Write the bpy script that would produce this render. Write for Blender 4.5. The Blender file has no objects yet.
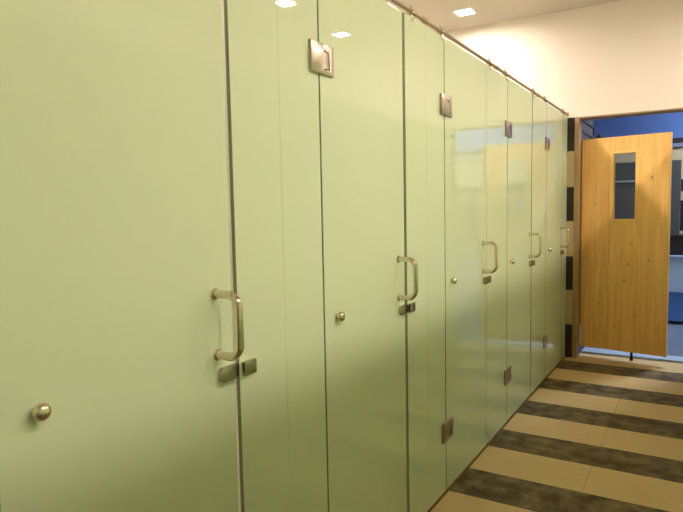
import bpy, bmesh, math, random
from mathutils import Vector, Matrix
S = bpy.context.scene
C = S.collection
random.seed(4)

# ------------------------------------------------------------------ helpers
def BM(): return bmesh.new()

def box(bm, x0, x1, y0, y1, z0, z1, bev=0.0, seg=2):
    r = bmesh.ops.create_cube(bm, size=1.0)
    vs = r['verts']
    for v in vs:
        v.co = Vector((x0 + (v.co.x + .5) * (x1 - x0), y0 + (v.co.y + .5) * (y1 - y0), z0 + (v.co.z + .5) * (z1 - z0)))
    if bev > 0:
        es = list({e for v in vs for e in v.link_edges})
        bmesh.ops.bevel(bm, geom=es, offset=bev, segments=seg, affect='EDGES', profile=.5)

def tube(bm, pts, r, n=16, caps=True):
    """swept round tube through pts (parallel transport)"""
    pts = [Vector(p) for p in pts]
    T = []
    for i in range(len(pts)):
        a = pts[max(i - 1, 0)]; b = pts[min(i + 1, len(pts) - 1)]
        T.append((b - a).normalized())
    up = Vector((0, 1, 0)) if abs(T[0].y) < .9 else Vector((0, 0, 1))
    U = (up - T[0] * up.dot(T[0])).normalized()
    rings = []
    for i, p in enumerate(pts):
        U = (U - T[i] * U.dot(T[i])).normalized()
        W = T[i].cross(U)
        rings.append([bm.verts.new(p + (U * math.cos(2 * math.pi * k / n) + W * math.sin(2 * math.pi * k / n)) * r) for k in range(n)])
    for a, b in zip(rings, rings[1:]):
        for k in range(n):
            bm.faces.new((a[k], a[(k + 1) % n], b[(k + 1) % n], b[k]))
    if caps:
        bm.faces.new(list(reversed(rings[0]))); bm.faces.new(rings[-1])

def lathe_x(bm, prof, y, z, n=24):
    """profile [(x, r)] turned around an axis parallel to X"""
    rings = []
    for x, r in prof:
        rings.append([bm.verts.new((x, y + r * math.cos(2 * math.pi * k / n), z + r * math.sin(2 * math.pi * k / n))) for k in range(n)])
    for a, b in zip(rings, rings[1:]):
        for k in range(n):
            bm.faces.new((a[k], a[(k + 1) % n], b[(k + 1) % n], b[k]))
    bm.faces.new(list(reversed(rings[0]))); bm.faces.new(rings[-1])

def prism_x(bm, outline, x0, x1, bev=0.0):
    """(y, z) outline extruded along X"""
    a = [bm.verts.new((x0, y, z)) for y, z in outline]
    b = [bm.verts.new((x1, y, z)) for y, z in outline]
    n = len(outline)
    fs = [bm.faces.new(list(reversed(a))), bm.faces.new(b)]
    for k in range(n):
        fs.append(bm.faces.new((a[k], a[(k + 1) % n], b[(k + 1) % n], b[k])))
    if bev > 0:
        es = [e for e in fs[1].edges]
        bmesh.ops.bevel(bm, geom=es, offset=bev, segments=2, affect='EDGES', profile=.5)

def obj(name, bm, mats, parent=None, smooth=False, loc=None):
    bmesh.ops.recalc_face_normals(bm, faces=bm.faces)
    me = bpy.data.meshes.new(name)
    bm.to_mesh(me); bm.free()
    if not isinstance(mats, (list, tuple)): mats = [mats]
    for m in mats: me.materials.append(m)
    if smooth:
        for p in me.polygons: p.use_smooth = True
        try: me.set_sharp_from_angle(angle=math.radians(40))
        except Exception: pass
    o = bpy.data.objects.new(name, me); C.objects.link(o)
    if parent: o.parent = parent
    if loc: o.location = loc
    return o

def tag(o, label, cat, group=None):
    o['label'] = label; o['category'] = cat
    if group: o['group'] = group
    return o

def thing(name, label, cat, loc=(0, 0, 0), rz=0, group=None):
    o = bpy.data.objects.new(name, None); C.objects.link(o)
    o.empty_display_size = .1
    o.location = loc; o.rotation_euler = (0, 0, rz)
    return tag(o, label, cat, group)

def struct(name, bm, mats, parent=None):
    o = obj(name, bm, mats, parent)
    if parent is None: o['kind'] = 'structure'
    return o

def copy_tree(src, label, loc, rz):
    r = src.copy(); C.objects.link(r); r.location = loc; r.rotation_euler = (0, 0, rz); r['label'] = label
    for ch in list(src.children):
        c = ch.copy(); C.objects.link(c); c.parent = r
        for g in list(ch.children):
            d = g.copy(); C.objects.link(d); d.parent = c
    return r

# ------------------------------------------------------------------ materials
def srgb(r, g, b):
    f = lambda c: (c / 255 / 12.92) if c / 255 <= .04045 else ((c / 255 + .055) / 1.055) ** 2.4
    return (f(r), f(g), f(b), 1)

def mat(name):
    m = bpy.data.materials.new(name); m.use_nodes = True
    nt = m.node_tree
    return m, nt, nt.nodes['Principled BSDF']

def plain(name, col, rough=.6, metal=0., spec=.5, noise=0., nscale=8., bump=0.):
    m, nt, b = mat(name)
    b.inputs['Base Color'].default_value = col
    b.inputs['Roughness'].default_value = rough
    b.inputs['Metallic'].default_value = metal
    b.inputs['Specular IOR Level'].default_value = spec
    if noise or bump:
        tc = nt.nodes.new('ShaderNodeTexCoord')
        n = nt.nodes.new('ShaderNodeTexNoise'); n.inputs['Scale'].default_value = nscale; n.inputs['Detail'].default_value = 4
        nt.links.new(tc.outputs['Object'], n.inputs['Vector'])
        if noise:
            mx = nt.nodes.new('ShaderNodeMix'); mx.data_type = 'RGBA'
            mx.inputs[6].default_value = tuple(c * (1 - noise) for c in col[:3]) + (1,)
            mx.inputs[7].default_value = tuple(min(1, c * (1 + noise)) for c in col[:3]) + (1,)
            nt.links.new(n.outputs['Fac'], mx.inputs[0]); nt.links.new(mx.outputs[2], b.inputs['Base Color'])
        if bump:
            bp = nt.nodes.new('ShaderNodeBump'); bp.inputs['Strength'].default_value = bump; bp.inputs['Distance'].default_value = .002
            nt.links.new(n.outputs['Fac'], bp.inputs['Height']); nt.links.new(bp.outputs['Normal'], b.inputs['Normal'])
    return m

def N(nt, t, **kw):
    n = nt.nodes.new(t)
    for k, v in kw.items(): setattr(n, k, v)
    return n

def math_node(nt, op, a, b=None):
    n = N(nt, 'ShaderNodeMath', operation=op)
    for i, v in enumerate((a, b)):
        if v is None: continue
        if isinstance(v, (int, float)): n.inputs[i].default_value = v
        else: nt.links.new(v, n.inputs[i])
    return n.outputs[0]

def mixc(nt, fac, a, b):
    n = N(nt, 'ShaderNodeMix', data_type='RGBA')
    if isinstance(fac, (int, float)): n.inputs[0].default_value = fac
    else: nt.links.new(fac, n.inputs[0])
    for i, v in ((6, a), (7, b)):
        if isinstance(v, tuple): n.inputs[i].default_value = v
        else: nt.links.new(v, n.inputs[i])
    return n.outputs[2]

def frosted_glass(name, col, trans, mixf):
    """glossy smooth pane over a milky, slightly see-through film"""
    m, nt, b = mat(name)
    nt.nodes.remove(b)
    df = N(nt, 'ShaderNodeBsdfDiffuse'); df.inputs['Color'].default_value = col
    tr = N(nt, 'ShaderNodeBsdfTranslucent'); tr.inputs['Color'].default_value = trans
    mx = N(nt, 'ShaderNodeMixShader'); mx.inputs[0].default_value = mixf
    nt.links.new(df.outputs[0], mx.inputs[1]); nt.links.new(tr.outputs[0], mx.inputs[2])
    gl = N(nt, 'ShaderNodeBsdfGlossy'); gl.inputs['Roughness'].default_value = 0.0
    fr = N(nt, 'ShaderNodeFresnel'); fr.inputs['IOR'].default_value = 1.68
    m2 = N(nt, 'ShaderNodeMixShader')
    nt.links.new(fr.outputs[0], m2.inputs[0]); nt.links.new(mx.outputs[0], m2.inputs[1]); nt.links.new(gl.outputs[0], m2.inputs[2])
    nt.links.new(m2.outputs[0], nt.nodes['Material Output'].inputs['Surface'])
    return m

GLASS = frosted_glass('pale_green_frosted_glass', (.765, .882, .635, 1), (.88, .93, .80, 1), .16)
PARTLINE = frosted_glass('partition_line_tint', (.72, .83, .595, 1), (.8, .85, .7, 1), .1)  # slightly darker glass, tinted for the partition edge showing through
EDGE = plain('green_glass_edge', (.26, .31, .19, 1), .12)
STEEL = plain('polished_steel', (.74, .66, .52, 1), .10, 1.)
SATIN = plain('satin_steel', (.40, .36, .30, 1), .30, 1.)
LOCKM = plain('brushed_lock_steel', (.50, .47, .36, 1), .16, 1.)
RAILM = plain('rail_steel', (.42, .33, .25, 1), .28, 1.)
RUBBER = plain('black_rubber', (.012, .010, .012, 1), .6)
WHITE = plain('white_paint', (.76, .72, .665, 1), .85, spec=.2, noise=.02, nscale=1.5)
CEIL = plain('ceiling_paint', (.62, .58, .52, 1), .9, spec=.1, noise=.02, nscale=1.2)
SILL = plain('threshold_stone', srgb(120, 95, 52), .5, noise=.2, nscale=30)
FRAMEW = plain('pale_frame_wood', srgb(158, 132, 96), .5, noise=.08, nscale=12)
HEADW = plain('frame_head_brown', srgb(150, 128, 100), .5)
GREYP = plain('grey_vestibule_paint', srgb(84, 76, 84), .8)
DARKTR = plain('dark_trim', srgb(38, 32, 40), .5)
BLUEP = plain('blue_paint', (.085, .155, .42, 1), .8, noise=.05, nscale=2)
PARTN = plain('partition_white', (.75, .76, .66, 1), .6)

def floor_mat():
    m, nt, b = mat('striped_floor_tile')
    g = N(nt, 'ShaderNodeNewGeometry')
    s = N(nt, 'ShaderNodeSeparateXYZ'); nt.links.new(g.outputs['Position'], s.inputs[0])
    y = s.outputs['Y']; x = s.outputs['X']
    ph = math_node(nt, 'FLOORED_MODULO', math_node(nt, 'SUBTRACT', 5.492, y), .631)
    dark = math_node(nt, 'LESS_THAN', ph, .294)
    n1 = N(nt, 'ShaderNodeTexNoise'); n1.inputs['Scale'].default_value = 9; n1.inputs['Detail'].default_value = 6; n1.inputs['Roughness'].default_value = .65
    n2 = N(nt, 'ShaderNodeTexNoise'); n2.inputs['Scale'].default_value = 60; n2.inputs['Detail'].default_value = 3
    nt.links.new(g.outputs['Position'], n1.inputs['Vector']); nt.links.new(g.outputs['Position'], n2.inputs['Vector'])
    r1 = N(nt, 'ShaderNodeMapRange'); r1.inputs['From Min'].default_value = .38; r1.inputs['From Max'].default_value = .68
    nt.links.new(n1.outputs['Fac'], r1.inputs['Value'])
    dk = mixc(nt, r1.outputs[0], (.075, .046, .018, 1), (.27, .205, .115, 1))
    lt = mixc(nt, n2.outputs['Fac'], (.64, .465, .25, 1), (.80, .59, .335, 1))
    lt = mixc(nt, math_node(nt, 'MULTIPLY', r1.outputs[0], .18), lt, (.58, .41, .20, 1))
    col = mixc(nt, dark, lt, dk)
    # thin joints across the runs
    jx = math_node(nt, 'LESS_THAN', math_node(nt, 'FLOORED_MODULO', math_node(nt, 'ADD', x, .03), .6), .004)
    col = mixc(nt, math_node(nt, 'MULTIPLY', jx, .35), col, (.10, .07, .035, 1))
    nt.links.new(col, b.inputs['Base Color'])
    b.inputs['Roughness'].default_value = .55
    b.inputs['Specular IOR Level'].default_value = .25
    return m
FLOOR = floor_mat()

def band_tile(name, light, darkc, z0, period, width, rough=.35):
    """horizontal bands of dark and light wall tile"""
    m, nt, b = mat(name)
    g = N(nt, 'ShaderNodeNewGeometry')
    s = N(nt, 'ShaderNodeSeparateXYZ'); nt.links.new(g.outputs['Position'], s.inputs[0])
    ph = math_node(nt, 'FLOORED_MODULO', math_node(nt, 'SUBTRACT', s.outputs['Z'], z0), period)
    d = math_node(nt, 'LESS_THAN', ph, width)
    n2 = N(nt, 'ShaderNodeTexNoise'); n2.inputs['Scale'].default_value = 25
    nt.links.new(g.outputs['Position'], n2.inputs['Vector'])
    lt = mixc(nt, n2.outputs['Fac'], tuple(c * .9 for c in light[:3]) + (1,), light)
    nt.links.new(mixc(nt, d, lt, darkc), b.inputs['Base Color'])
    b.inputs['Roughness'].default_value = rough
    return m
ENDTILE = band_tile('end_wall_tile', (.52, .40, .22, 1), (.020, .013, .007, 1), 0.0, .6233, .305)
FARTILE, _nt, _b = mat('lobby_wall_tile')
_g = N(_nt, 'ShaderNodeNewGeometry'); _s = N(_nt, 'ShaderNodeSeparateXYZ'); _nt.links.new(_g.outputs['Position'], _s.inputs[0])
_z = _s.outputs['Z']
_f = math_node(_nt, 'ADD', math_node(_nt, 'COMPARE', _z, 1.605), math_node(_nt, 'COMPARE', _z, 1.23))
for _n, _w in zip([n for n in _nt.nodes if n.type == 'MATH' and n.operation == 'COMPARE'], (.075, .19)): _n.inputs[2].default_value = _w
_nt.links.new(mixc(_nt, _f, (.50, .40, .26, 1), (.012, .009, .012, 1)), _b.inputs['Base Color']); _b.inputs['Roughness'].default_value = .5

def wood_mat():
    m, nt, b = mat('pine_door_wood')
    tc = N(nt, 'ShaderNodeTexCoord')
    mp = N(nt, 'ShaderNodeMapping'); mp.inputs['Scale'].default_value = (14, 14, .9)
    nt.links.new(tc.outputs['Object'], mp.inputs['Vector'])
    n = N(nt, 'ShaderNodeTexNoise'); n.inputs['Scale'].default_value = 2.2; n.inputs['Detail'].default_value = 6; n.inputs['Distortion'].default_value = .6
    nt.links.new(mp.outputs[0], n.inputs['Vector'])
    mp2 = N(nt, 'ShaderNodeMapping'); mp2.inputs['Scale'].default_value = (60, 60, 1.2)
    nt.links.new(tc.outputs['Object'], mp2.inputs['Vector'])
    n2 = N(nt, 'ShaderNodeTexNoise'); n2.inputs['Scale'].default_value = 3; n2.inputs['Detail'].default_value = 3
    nt.links.new(mp2.outputs[0], n2.inputs['Vector'])
    f = math_node(nt, 'ADD', math_node(nt, 'MULTIPLY', n.outputs['Fac'], .75), math_node(nt, 'MULTIPLY', n2.outputs['Fac'], .25))
    r = N(nt, 'ShaderNodeMapRange'); r.inputs['From Min'].default_value = .33; r.inputs['From Max'].default_value = .67
    nt.links.new(f, r.inputs['Value'])
    col = mixc(nt, r.outputs[0], (.76, .43, .115, 1), (.93, .585, .205, 1))
    s = N(nt, 'ShaderNodeSeparateXYZ'); nt.links.new(tc.outputs['Object'], s.inputs[0])
    # edge-glued staves: faint vertical joints
    j = math_node(nt, 'LESS_THAN', math_node(nt, 'FLOORED_MODULO', s.outputs['X'], .118), .004)
    col = mixc(nt, math_node(nt, 'MULTIPLY', j, .30), col, (.30, .13, .03, 1))
    for kx, kz, kr in KNOTS:
        dx = math_node(nt, 'SUBTRACT', s.outputs['X'], kx); dz = math_node(nt, 'SUBTRACT', s.outputs['Z'], kz)
        dd = math_node(nt, 'SQRT', math_node(nt, 'ADD', math_node(nt, 'MULTIPLY', dx, dx), math_node(nt, 'MULTIPLY', math_node(nt, 'MULTIPLY', dz, dz), .7)))
        k = N(nt, 'ShaderNodeMapRange'); k.inputs['From Min'].default_value = kr * 1.5; k.inputs['From Max'].default_value = kr * .3
        nt.links.new(dd, k.inputs['Value'])
        col = mixc(nt, math_node(nt, 'MULTIPLY', k.outputs[0], .5), col, (.15, .055, .012, 1))
    nt.links.new(col, b.inputs['Base Color'])
    b.inputs['Roughness'].default_value = .42
    return m
KNOTS = [(.58, 1.61, .012), (.405, .865, .012), (.375, .72, .012), (.22, .645, .010), (.57, .905, .009), (.42, 1.05, .009),
         (.16, .50, .008), (.47, .43, .009), (.30, .30, .008), (.12, 1.40, .008)]
WOOD = wood_mat()
WOODLT = plain('pale_moulding_wood', (.86, .54, .18, 1), .45, noise=.08, nscale=20)

def clear_glass():
    m, nt, b = mat('clear_window_glass')
    b.inputs['Base Color'].default_value = (.97, .98, .97, 1)
    b.inputs['Roughness'].default_value = .02
    b.inputs['Transmission Weight'].default_value = 1
    b.inputs['IOR'].default_value = 1.1
    return m
PANE = clear_glass()

def lobby_floor():
    m, nt, b = mat('blue_grey_lobby_floor')
    g = N(nt, 'ShaderNodeNewGeometry')
    mp = N(nt, 'ShaderNodeMapping'); mp.inputs['Scale'].default_value = (3, 9, 1); nt.links.new(g.outputs['Position'], mp.inputs[0])
    n = N(nt, 'ShaderNodeTexNoise'); n.inputs['Scale'].default_value = 2; nt.links.new(mp.outputs[0], n.inputs['Vector'])
    nt.links.new(mixc(nt, n.outputs['Fac'], (.14, .17, .24, 1), (.24, .27, .36, 1)), b.inputs['Base Color'])
    b.inputs['Roughness'].default_value = .18
    return m
LOBF = lobby_floor()

def emit(name, col, st):
    m, nt, b = mat(name)
    b.inputs['Base Color'].default_value = (.9, .9, .9, 1)
    b.inputs['Emission Color'].default_value = col
    b.inputs['Emission Strength'].default_value = st
    return m
LAMP = emit('warm_lamp_lens', (1, .82, .69, 1), 425)
FILLC = emit('cool_fill_lens', (.80, .90, 1.0, 1), 95)  # emission of the fill panel added in the lobby

# ------------------------------------------------------------------ the setting
YE = 5.626      # end wall
ZT = 2.163      # top of the wall tile, door frame and cubicle row
ZC = 3.10       # ceiling
XL, XR = -1.60, 2.70   # outer walls behind the two cubicle rows
XP = 1.115      # front of the opposite row
YB = -1.10      # wall behind the camera

b = BM(); box(b, XL, XR, YB, 5.89, -.06, 0); struct('floor', b, FLOOR)
b = BM(); box(b, -1.60, 3.6, 5.89, 8.6, -.06, 0); struct('floor_lobby', b, LOBF)
b = BM(); box(b, XL - .1, 3.7, YB - .1, 8.7, ZC, ZC + .06); struct('ceiling', b, CEIL)
b = BM(); box(b, XL - .1, XL, YB, YE, 0, ZC); struct('wall_left', b, WHITE)
b = BM(); box(b, XR, XR + .1, YB, YE, 0, ZC); struct('wall_right', b, WHITE)
b = BM(); box(b, XL - .1, XR + .1, YB - .1, YB, 0, ZC); struct('wall_back', b, WHITE)
# end wall: white above the tile line, banded tile below, opening for the door
b = BM(); box(b, XL - .1, XR + .1, YE, YE + .16, ZT, ZC); struct('wall_end', b, WHITE)
b = BM(); box(b, XL - .1, .060, YE, YE + .16, 0, ZT); box(b, 1.20, XR + .1, YE, YE + .16, 0, ZT); struct('wall_end_tiled', b, ENDTILE)
b = BM()
box(b, .060, .0985, YE - .006, YE + .100, 0, ZT - .012, .003); box(b, 1.13, 1.20, YE - .006, YE + .175, 0, ZT - .012, .003)
struct('trim_1', b, FRAMEW)
b = BM(); box(b, .060, 1.20, YE - .004, YE + .175, ZT - .012, ZT - .0002); struct('trim_2', b, HEADW)
b = BM(); box(b, .060, .0985, YE + .1002, YE + .175, 0, ZT - .0122); struct('trim_7', b, plain('jamb_shade_brown', srgb(92, 56, 26), .5))  # rear of the jamb, coloured dark for the shade on its inner face
b = BM(); box(b, .10, 1.13, 5.885, 6.07, 0, .008, .002); struct('trim_8', b, plain('threshold_glare_blue', (.50, .66, .88, 1), .22))  # threshold strip, light reflected off the floor painted in as pale blue
# frosted front of the opposite cubicle row (right beside the camera)
b = BM(); box(b, XP, XP + .012, YB, YE - .01, .0, ZT); struct('wall_opposite', b, GLASS)
# white end of the cubicle row, nearer than the first panel
b = BM(); box(b, -.012, 0, YB, .10, 0, 2.18); struct('wall_near', b, GLASS)
# partitions between the cubicles, standing behind the fixed panels
for i, y in enumerate((1.372, 2.436, 3.50, 4.565)):
    b = BM(); box(b, XL, -.0145, y - .006, y + .006, .0, 2.17); struct('wall_cubicle_%d' % (i + 1), b, PARTN)
b = BM(); box(b, -.016, .006, .10, YE, 0, .012, .003); struct('trim_3', b, SILL)
# lobby beyond the door
b = BM(); box(b, -.20, .092, YE + .1755, 6.455, 0, ZC); struct('wall_vestibule', b, GREYP)
b = BM(); box(b, .092, .104, YE + .19, 6.46, 2.045, 2.062); box(b, .092, .104, YE + .19, 6.46, 2.148, 2.166); box(b, .092, .104, 6.44, 6.46, 2.0625, 2.1475)
struct('trim_4', b, DARKTR)
b = BM(); box(b, -1.7, 3.7, 8.5, 8.6, 2.19, ZC); struct('wall_far', b, BLUEP)
b = BM(); box(b, -1.7, 3.7, 8.5, 8.6, 0, 2.08); struct('wall_far_tiled', b, FARTILE)
b = BM(); box(b, -1.7, 3.7, 8.47, 8.6, 2.08, 2.125); struct('trim_5', b, plain('blue_grey_ledge', srgb(120, 125, 150), .6))
b = BM(); box(b, -1.7, 3.7, 8.49, 8.6, 2.125, 2.19); struct('trim_6', b, RUBBER)
b = BM(); box(b, -1.7, -1.6, YE + .16, 8.5, 0, ZC); struct('wall_lobby_left', b, BLUEP)
b = BM(); box(b, 3.6, 3.7, YE + .16, 8.5, 0, ZC); struct('wall_lobby_right', b, WHITE)

# ------------------------------------------------------------------ cubicle doors
DW = .630
ZG0, ZG1 = .014, 2.177
def pane_bm(y0, y1, x0=-.012, x1=0., z0=ZG0, z1=ZG1):
    bm = BM(); box(bm, x0, x1, y0, y1, z0, z1, .0012, 1)
    bmesh.ops.recalc_face_normals(bm, faces=bm.faces)
    for f in bm.faces:
        f.material_index = 0 if abs(f.normal.x) > .9 else 1
    return bm

def handle_bm(y, zt, zb, out, r=.0107):
    bm = BM(); R = .034; pts = [(.001, y, zt)]
    for k in range(9):
        a = math.pi / 2 * k / 8
        pts.append((out - R + R * math.sin(a), y, zt - R + R * math.cos(a)))
    for k in range(9):
        a = math.pi / 2 * k / 8
        pts.append((out - R + R * math.cos(a), y, zb + R - R * math.sin(a)))
    pts.append((.001, y, zb))
    tube(bm, pts, r, 20)
    return bm

def hinge_bm(z0):
    """door half of a glass to glass hinge: C-shaped plate round the knuckle tongue; seam at y=0"""
    bm = BM(); h = .093; t = .012; x0 = .0004
    o = [(.011, z0 + h), (.011, z0 + h - .021), (.047, z0 + h - .021), (.047, z0 + .014), (.011, z0 + .014), (.011, z0), (.071, z0), (.071, z0 + h)]
    prism_x(bm, o, x0, t, .002)
    return bm

def knuckle_bm(z0):
    """fixed half: plate with the tongue that reaches into the door half; seam at y=0"""
    bm = BM(); h = .093; t = .012; x0 = .0004
    o = [(-.058, z0 + h), (-.058, z0), (.009, z0), (.009, z0 + .017), (.041, z0 + .017), (.041, z0 + h - .024), (.009, z0 + h - .024), (.009, z0 + h)]
    prism_x(bm, o, x0, t, .002)
    return bm

def make_door(label, loc, rz):
    t = thing('cubicle_door', label, 'door', loc, rz, 'frosted glass cubicle doors')
    obj('glass_panel', pane_bm(.0035, DW - .0045), [GLASS, EDGE], t)
    yh = DW - .067
    h = obj('pull_handle', handle_bm(yh, 1.192, 1.036, .076), STEEL, t, True)
    for z in (1.192, 1.036):
        bm = BM(); lathe_x(bm, [(.0003, .0145), (.004, .0145), (.0055, .0130), (.0057, .0108)], yh, z); obj('rosette', bm, STEEL, h, True)
    # door knob: short neck and a domed head
    bm = BM(); lathe_x(bm, [(.0003, .011), (.003, .011), (.0035, .009), (.005, .009), (.006, .0130), (.009, .0162), (.014, .0172), (.019, .0160), (.0235, .0124), (.0265, .0068), (.0275, .0015)], .082, 1.040)
    obj('knob', bm, STEEL, t, True)
    # lock body with a rounded outer end
    bm = BM(); yl0, yl1, z0, z1 = DW - .068, DW - .0045, .962, 1.000; r = .013; o = []
    for cy, cz, a0 in ((yl0 + r, z1 - r, 90), (yl0 + r, z0 + r, 180)):
        for k in range(7):
            a = math.radians(a0 + 15 * k); o.append((cy + r * math.cos(a), cz + r * math.sin(a)))
    o += [(yl1, z0), (yl1, z1)]
    prism_x(bm, o, .0004, .013, .002)
    lk = obj('lock', bm, LOCKM, t, True)
    bm = BM(); box(bm, .002, .0115, yl1 - .001, yl1 + .0065, z0 + .003, z1 - .003); obj('latch_bolt', bm, RUBBER, lk)
    for z0 in (1.821, .268):
        obj('hinge', hinge_bm(z0), SATIN, t, True)
    return t

SEAM = [1.167, 2.215, 3.277, 4.332, 5.418]
DL = ['leftmost cubicle door, the nearest, cut off by the left edge of the photo, with the biggest handle',
      'second frosted glass cubicle door from the left, with a large handle and knob in mid photo',
      'third frosted glass cubicle door from the left, the middle one of the five',
      'second to last frosted glass cubicle door before the wooden door',
      'last and farthest frosted glass cubicle door, next to the tiled end wall']
RZ = [.014, .012, -.003, .004, .0]
proto = None
for i, s in enumerate(SEAM):
    loc = (0, s - DW - (.005 if i == 0 else 0), 0)
    if i == 0: proto = make_door(DL[0], loc, RZ[0])
    else: copy_tree(proto, DL[i], loc, RZ[i])

# fixed panels between the doors
PL = ['frosted fixed glass panel left of the leftmost cubicle door',
      'nearest fixed frosted glass panel, between the leftmost and second cubicle doors',
      'narrow fixed frosted glass panel between the second and third cubicle doors',
      'narrow fixed frosted glass panel between the third and fourth cubicle doors',
      'narrow fixed frosted glass panel between the fourth and last cubicle doors',
      'thin end strip of frosted glass between the last cubicle door and the tiled wall']
ends = [.10] + SEAM
for i, y0 in enumerate(ends):
    y1 = (SEAM[i] - DW) if i < 5 else YE - .002
    if i == 0: continue
    t = thing('fixed_glass_panel', PL[i], 'glass panel', (0, y0, 0), 0, 'fixed frosted glass panels')
    obj('glass_panel', pane_bm(.0035 if i > 1 else .001, y1 - y0 - .0035), [GLASS, EDGE], t)
    if i in (1, 2):
        ym = (y1 - y0) / 2; bm = BM(); box(bm, .0001, .0005, ym - .0022, ym + .0022, ZG0 + .002, ZG1 - .002); obj('partition_line', bm, PARTLINE, t)  # thin strip imitating the partition edge seen through the frosted pane
    bm = BM(); box(bm, .0004, .013, .0085, .058, .962, 1.000, .002); obj('strike_plate', bm, LOCKM, t, True)
    if i < 5:
        for z0 in (1.821, .268): obj('hinge_plate', knuckle_bm(z0), SATIN, t, True, (0, y1 - y0, 0))
t = thing('fixed_glass_panel', PL[0], 'glass panel', (0, .10, 0), 0, 'fixed frosted glass panels')
obj('glass_panel', pane_bm(.0035, SEAM[0] - DW - .005 - .10 - .0035), [GLASS, EDGE], t)

# ------------------------------------------------------------------ head rail with its clamps
rail = thing('support_rail', 'long thin steel rail running along the top of the frosted glass cubicles', 'rail', (-.006, .10, 0))
bm = BM(); tube(bm, [(0, 0, 2.199), (0, 2.5, 2.199), (0, YE - .101, 2.199)], .0092, 16); obj('rail_tube', bm, RAILM, rail, True)
def clamp_bm():
    bm = BM()
    tube(bm, [(0, -.011, 2.199), (0, .011, 2.199)], .0150, 18)
    tube(bm, [(0, 0, 2.212), (0, 0, 2.222), (0, 0, 2.226)], .0065, 12)
    box(bm, -.0125, -.0064, -.009, .009, 2.156, 2.194, .0015)
    box(bm, .0064, .0125, -.009, .009, 2.156, 2.194, .0015)
    box(bm, -.0125, .0125, -.009, .009, 2.1774, 2.196, .0015)
    return bm
first = None
for y in (1.235, 1.552, 2.293, 2.620, 3.346, 3.667, 4.37, 4.735, 5.45):
    if first is None:
        first = obj('rail_clamp', clamp_bm(), STEEL, rail, True); first.location = (0, y - .10, 0)
    else:
        c = first.copy(); C.objects.link(c); c.parent = rail; c.location = (0, y - .10, 0)
first = None
for y in (1.372, 2.436, 3.48, 4.528):
    if first is None:
        bm = BM(); tube(bm, [(0, -.022, 2.199), (0, .022, 2.199)], .0135, 18); first = obj('rail_sleeve', bm, RAILM, rail, True); first.location = (0, y - .10, 0)
    else:
        c = first.copy(); C.objects.link(c); c.parent = rail; c.location = (0, y - .10, 0)
bm = BM(); tube(bm, [(0, YE - .1065, 2.199), (0, YE - .1003, 2.199)], .018, 20); obj('wall_flange', bm, RAILM, rail, True)

# ------------------------------------------------------------------ ceiling downlights
def lamp(x, y, label):
    t = thing('ceiling_downlight', label, 'ceiling light', (x, y, ZC), 0, 'square recessed ceiling downlights')
    bm = BM(); a = .082; w = .014
    box(bm, -a, a, -a, -a + w, -.012, -.0003, .002); box(bm, -a, a, a - w, a, -.012, -.0003, .002)
    box(bm, -a, -a + w, -a + w, a - w, -.012, -.0003, .002); box(bm, a - w, a, -a + w, a - w, -.012, -.0003, .002)
    obj('trim_frame', bm, plain_white, t)
    bm = BM(); box(bm, -a + w, a - w, -a + w, a - w, -.006, -.0003); obj('lens', bm, LAMP, t)
plain_white = plain('lamp_frame_white', (.8, .8, .78, 1), .5)
for i, y in enumerate((5.138, 4.07, 3.01, 1.95, .89)):
    lamp(-.775, y, ['lit square downlight in the ceiling above the farthest cubicle, near the end wall', 'square ceiling downlight above the second farthest cubicle', 'square ceiling downlight above the middle cubicle', 'square ceiling downlight above the second cubicle from the left', 'square ceiling downlight above the leftmost cubicle'][i])
    lamp(1.93, y, 'square ceiling downlight over the opposite row, ' + ['fifth and nearest the end wall', 'fourth from the camera end', 'third from the camera end', 'second from the camera end', 'first at the camera end'][i])
# unseen cool fill panel, added to brighten the lobby
t = thing('lobby_fill_panel', 'added cool white ceiling fill panel in the room beyond the wooden door', 'ceiling light', (1.9, 7.45, ZC))
bm = BM(); box(bm, -.33, .33, -.33, .33, -.014, -.0003, .003); obj('housing', bm, plain_white, t)
bm = BM(); box(bm, -.3, .3, -.3, .3, -.018, -.0142); obj('lens', bm, FILLC, t)

# ------------------------------------------------------------------ the wooden door, ajar
A = Vector((.103, 5.760)); Bp = Vector((.812, 5.640))
ang = math.atan2(Bp.y - A.y, Bp.x - A.x); LW = (Bp - A).length
door = bpy.data.objects.new('door_1', None); C.objects.link(door)
door.location = (A.x, A.y, 0); door.rotation_euler = (0, 0, ang)
door['kind'] = 'structure'
door['label'] = 'orange pine door with a tall narrow window, standing ajar at the end of the corridor'
TH = .040; z0, z1 = .088, 1.977
wx0, wx1, wz0, wz1 = .262, .462, 1.252, 1.834      # glazed opening
bm = BM()
box(bm, 0, wx0, 0, TH, z0, z1); box(bm, wx1, LW, 0, TH, z0, z1); box(bm, wx0, wx1, 0, TH, z0, wz0); box(bm, wx0, wx1, 0, TH, wz1, z1)
obj('leaf', bm, WOOD, door)
bm = BM(); w = .034
for sx in (-.010, TH - .002):
    box(bm, wx0 - w * .7, wx0 + .010, sx, sx + .012, wz0 - w, wz1 + .012, .003)
    box(bm, wx1 - .010, wx1 + w * .7, sx, sx + .012, wz0 - w, wz1 + .012, .003)
    box(bm, wx0 + .010, wx1 - .010, sx, sx + .012, wz0 - w, wz0 + .008, .003)
    box(bm, wx0 + .010, wx1 - .010, sx, sx + .012, wz1 - .004, wz1 + .012, .003)
obj('window_moulding', bm, WOODLT, door)
bm = BM(); box(bm, wx0 + .001, wx1 - .001, .017, .023, wz0 + .001, wz1 - .001); obj('window_pane', bm, PANE, door)
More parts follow.
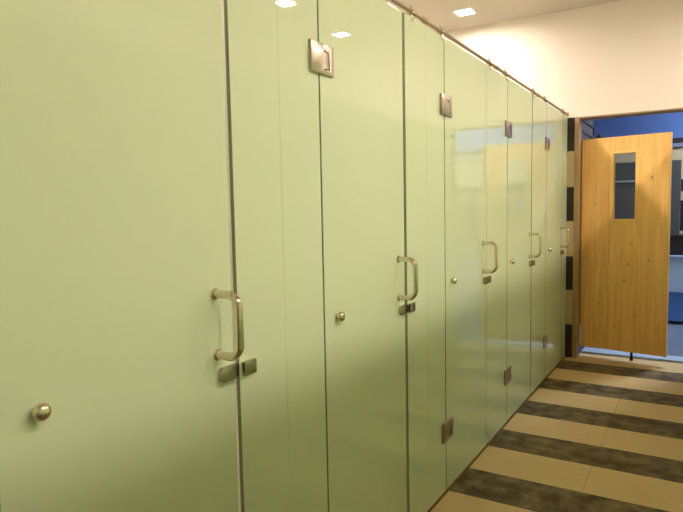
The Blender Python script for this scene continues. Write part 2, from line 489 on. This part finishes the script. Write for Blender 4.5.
bm = BM(); box(bm, .115, .16, .004, .034, z1, z1 + .028, .004); box(bm, .128, .147, .012, .026, z1 + .028, z1 + .038, .003); obj('closer_bracket', bm, RUBBER, door)
bm = BM(); box(bm, .432, .452, .012, .030, .03, .0875, .004); tube(bm, [(.442, .021, .012), (.442, .021, .036)], .015, 16); obj('door_stop', bm, RUBBER, door)
bm = BM(); box(bm, -.003, .018, -.004, -.0003, .10, .285, .001); obj('hinge_gap_light', bm, plain('gap_light_cream', (.85, .80, .70, 1), .4), door)['label'] = 'pale strip for the light in the gap at the foot of the hinge edge'  # pale strip painted in for light showing through the hinge gap
for z in (.30, 1.03, 1.76):
    bm = BM(); tube(bm, [(-.008, TH + .004, z - .05), (-.008, TH + .004, z + .05)], .007, 12); box(bm, -.008, .0, TH - .001, TH + .003, z - .05, z + .05); obj('butt_hinge', bm, SATIN, door, True)

# ------------------------------------------------------------------ things in the lobby
cn = thing('reception_counter', 'low pale blue counter seen through the gap right of the wooden door', 'counter', (.0, 7.70, 0))
bm = BM(); box(bm, -.3, 2.6, .0, .55, .04, .375); obj('lower_panel', bm, plain('mid_blue_laminate', srgb(80, 132, 205), .5), cn)['label'] = 'darker blue lower panel'
bm = BM(); box(bm, -.3, 2.6, .03, .58, 0, .04); obj('plinth', bm, RUBBER, cn)
bm = BM(); box(bm, -.3, 2.6, -.015, .55, .375, .765, .004); obj('front_panel', bm, plain('pale_blue_laminate', srgb(188, 216, 248), .4), cn)
bm = BM(); box(bm, -.32, 2.62, -.03, .57, .765, .79, .004); obj('countertop', bm, plain('pale_blue_top', srgb(150, 172, 205), .35), cn)
sh = thing('dark_cabinet', 'black low cabinet standing on the pale blue counter beyond the door', 'cabinet', (.0, 7.78, .79))
bm = BM(); box(bm, -.2, 2.2, 0, .40, .0005, .215, .006); obj('body', bm, plain('black_laminate', (.01, .01, .016, 1), .5), sh)
bm = BM(); box(bm, -.21, 2.21, -.008, .41, .215, .228, .003); obj('top', bm, plain('black_top', (.014, .014, .02, 1), .4), sh)
bd = thing('grey_board', 'grey upright board standing on the black cabinet, seen through the door window', 'board', (.0, 7.80, 1.0185))
bm = BM(); box(bm, -.15, .835, 0, .03, .0005, .86, .004); obj('board_panel', bm, plain('slate_grey', srgb(84, 88, 90), .5, noise=.08, nscale=6), bd)
bm = BM(); box(bm, -.15, .50, -.008, -.0003, .625, .645, .002); obj('pale_strip', bm, plain('strip_pale_grey', srgb(165, 175, 178), .4), bd)['label'] = 'pale horizontal strip'  # thin pale strip across the board
bm = BM(); box(bm, -.05, .05, .031, .10, .0005, .02); obj('foot', bm, RUBBER, bd)
bm = BM(); box(bm, .55, .65, .031, .10, .0005, .02); obj('foot', bm, RUBBER, bd)

# ------------------------------------------------------------------ camera
f, yaw, pit, rol, cx = 591.258, .545639888, .0802836789, -.0191565009, 1.0316492
F = Vector((-math.sin(yaw) * math.cos(pit), math.cos(yaw) * math.cos(pit), -math.sin(pit)))
R = Vector((math.cos(yaw), math.sin(yaw), 0)); U = R.cross(F)
R2 = R * math.cos(rol) + U * math.sin(rol); U2 = -R * math.sin(rol) + U * math.cos(rol)
cam = bpy.data.cameras.new('camera'); co = bpy.data.objects.new('camera', cam); C.objects.link(co)
cam.sensor_width = 36; cam.sensor_fit = 'HORIZONTAL'; cam.lens = f / 683 * 36; cam.clip_start = .01
M = Matrix((R2, U2, -F)).transposed().to_4x4(); M.translation = Vector((cx, 0, 1.4))
co.matrix_world = M
S.camera = co

w = bpy.data.worlds.new('world'); S.world = w; w.use_nodes = True
w.node_tree.nodes['Background'].inputs[0].default_value = (.8, .85, 1, 1); w.node_tree.nodes['Background'].inputs[1].default_value = .02
S.view_settings.view_transform = 'Standard'; S.view_settings.look = 'None'
S.view_settings.exposure = 0.0; S.view_settings.gamma = 1.0
try: S.view_settings.use_curve_mapping = False
except Exception: pass
S.cycles.max_bounces = 12; S.cycles.diffuse_bounces = 8; S.cycles.glossy_bounces = 5; S.cycles.transmission_bounces = 8
S.cycles.use_denoising = True
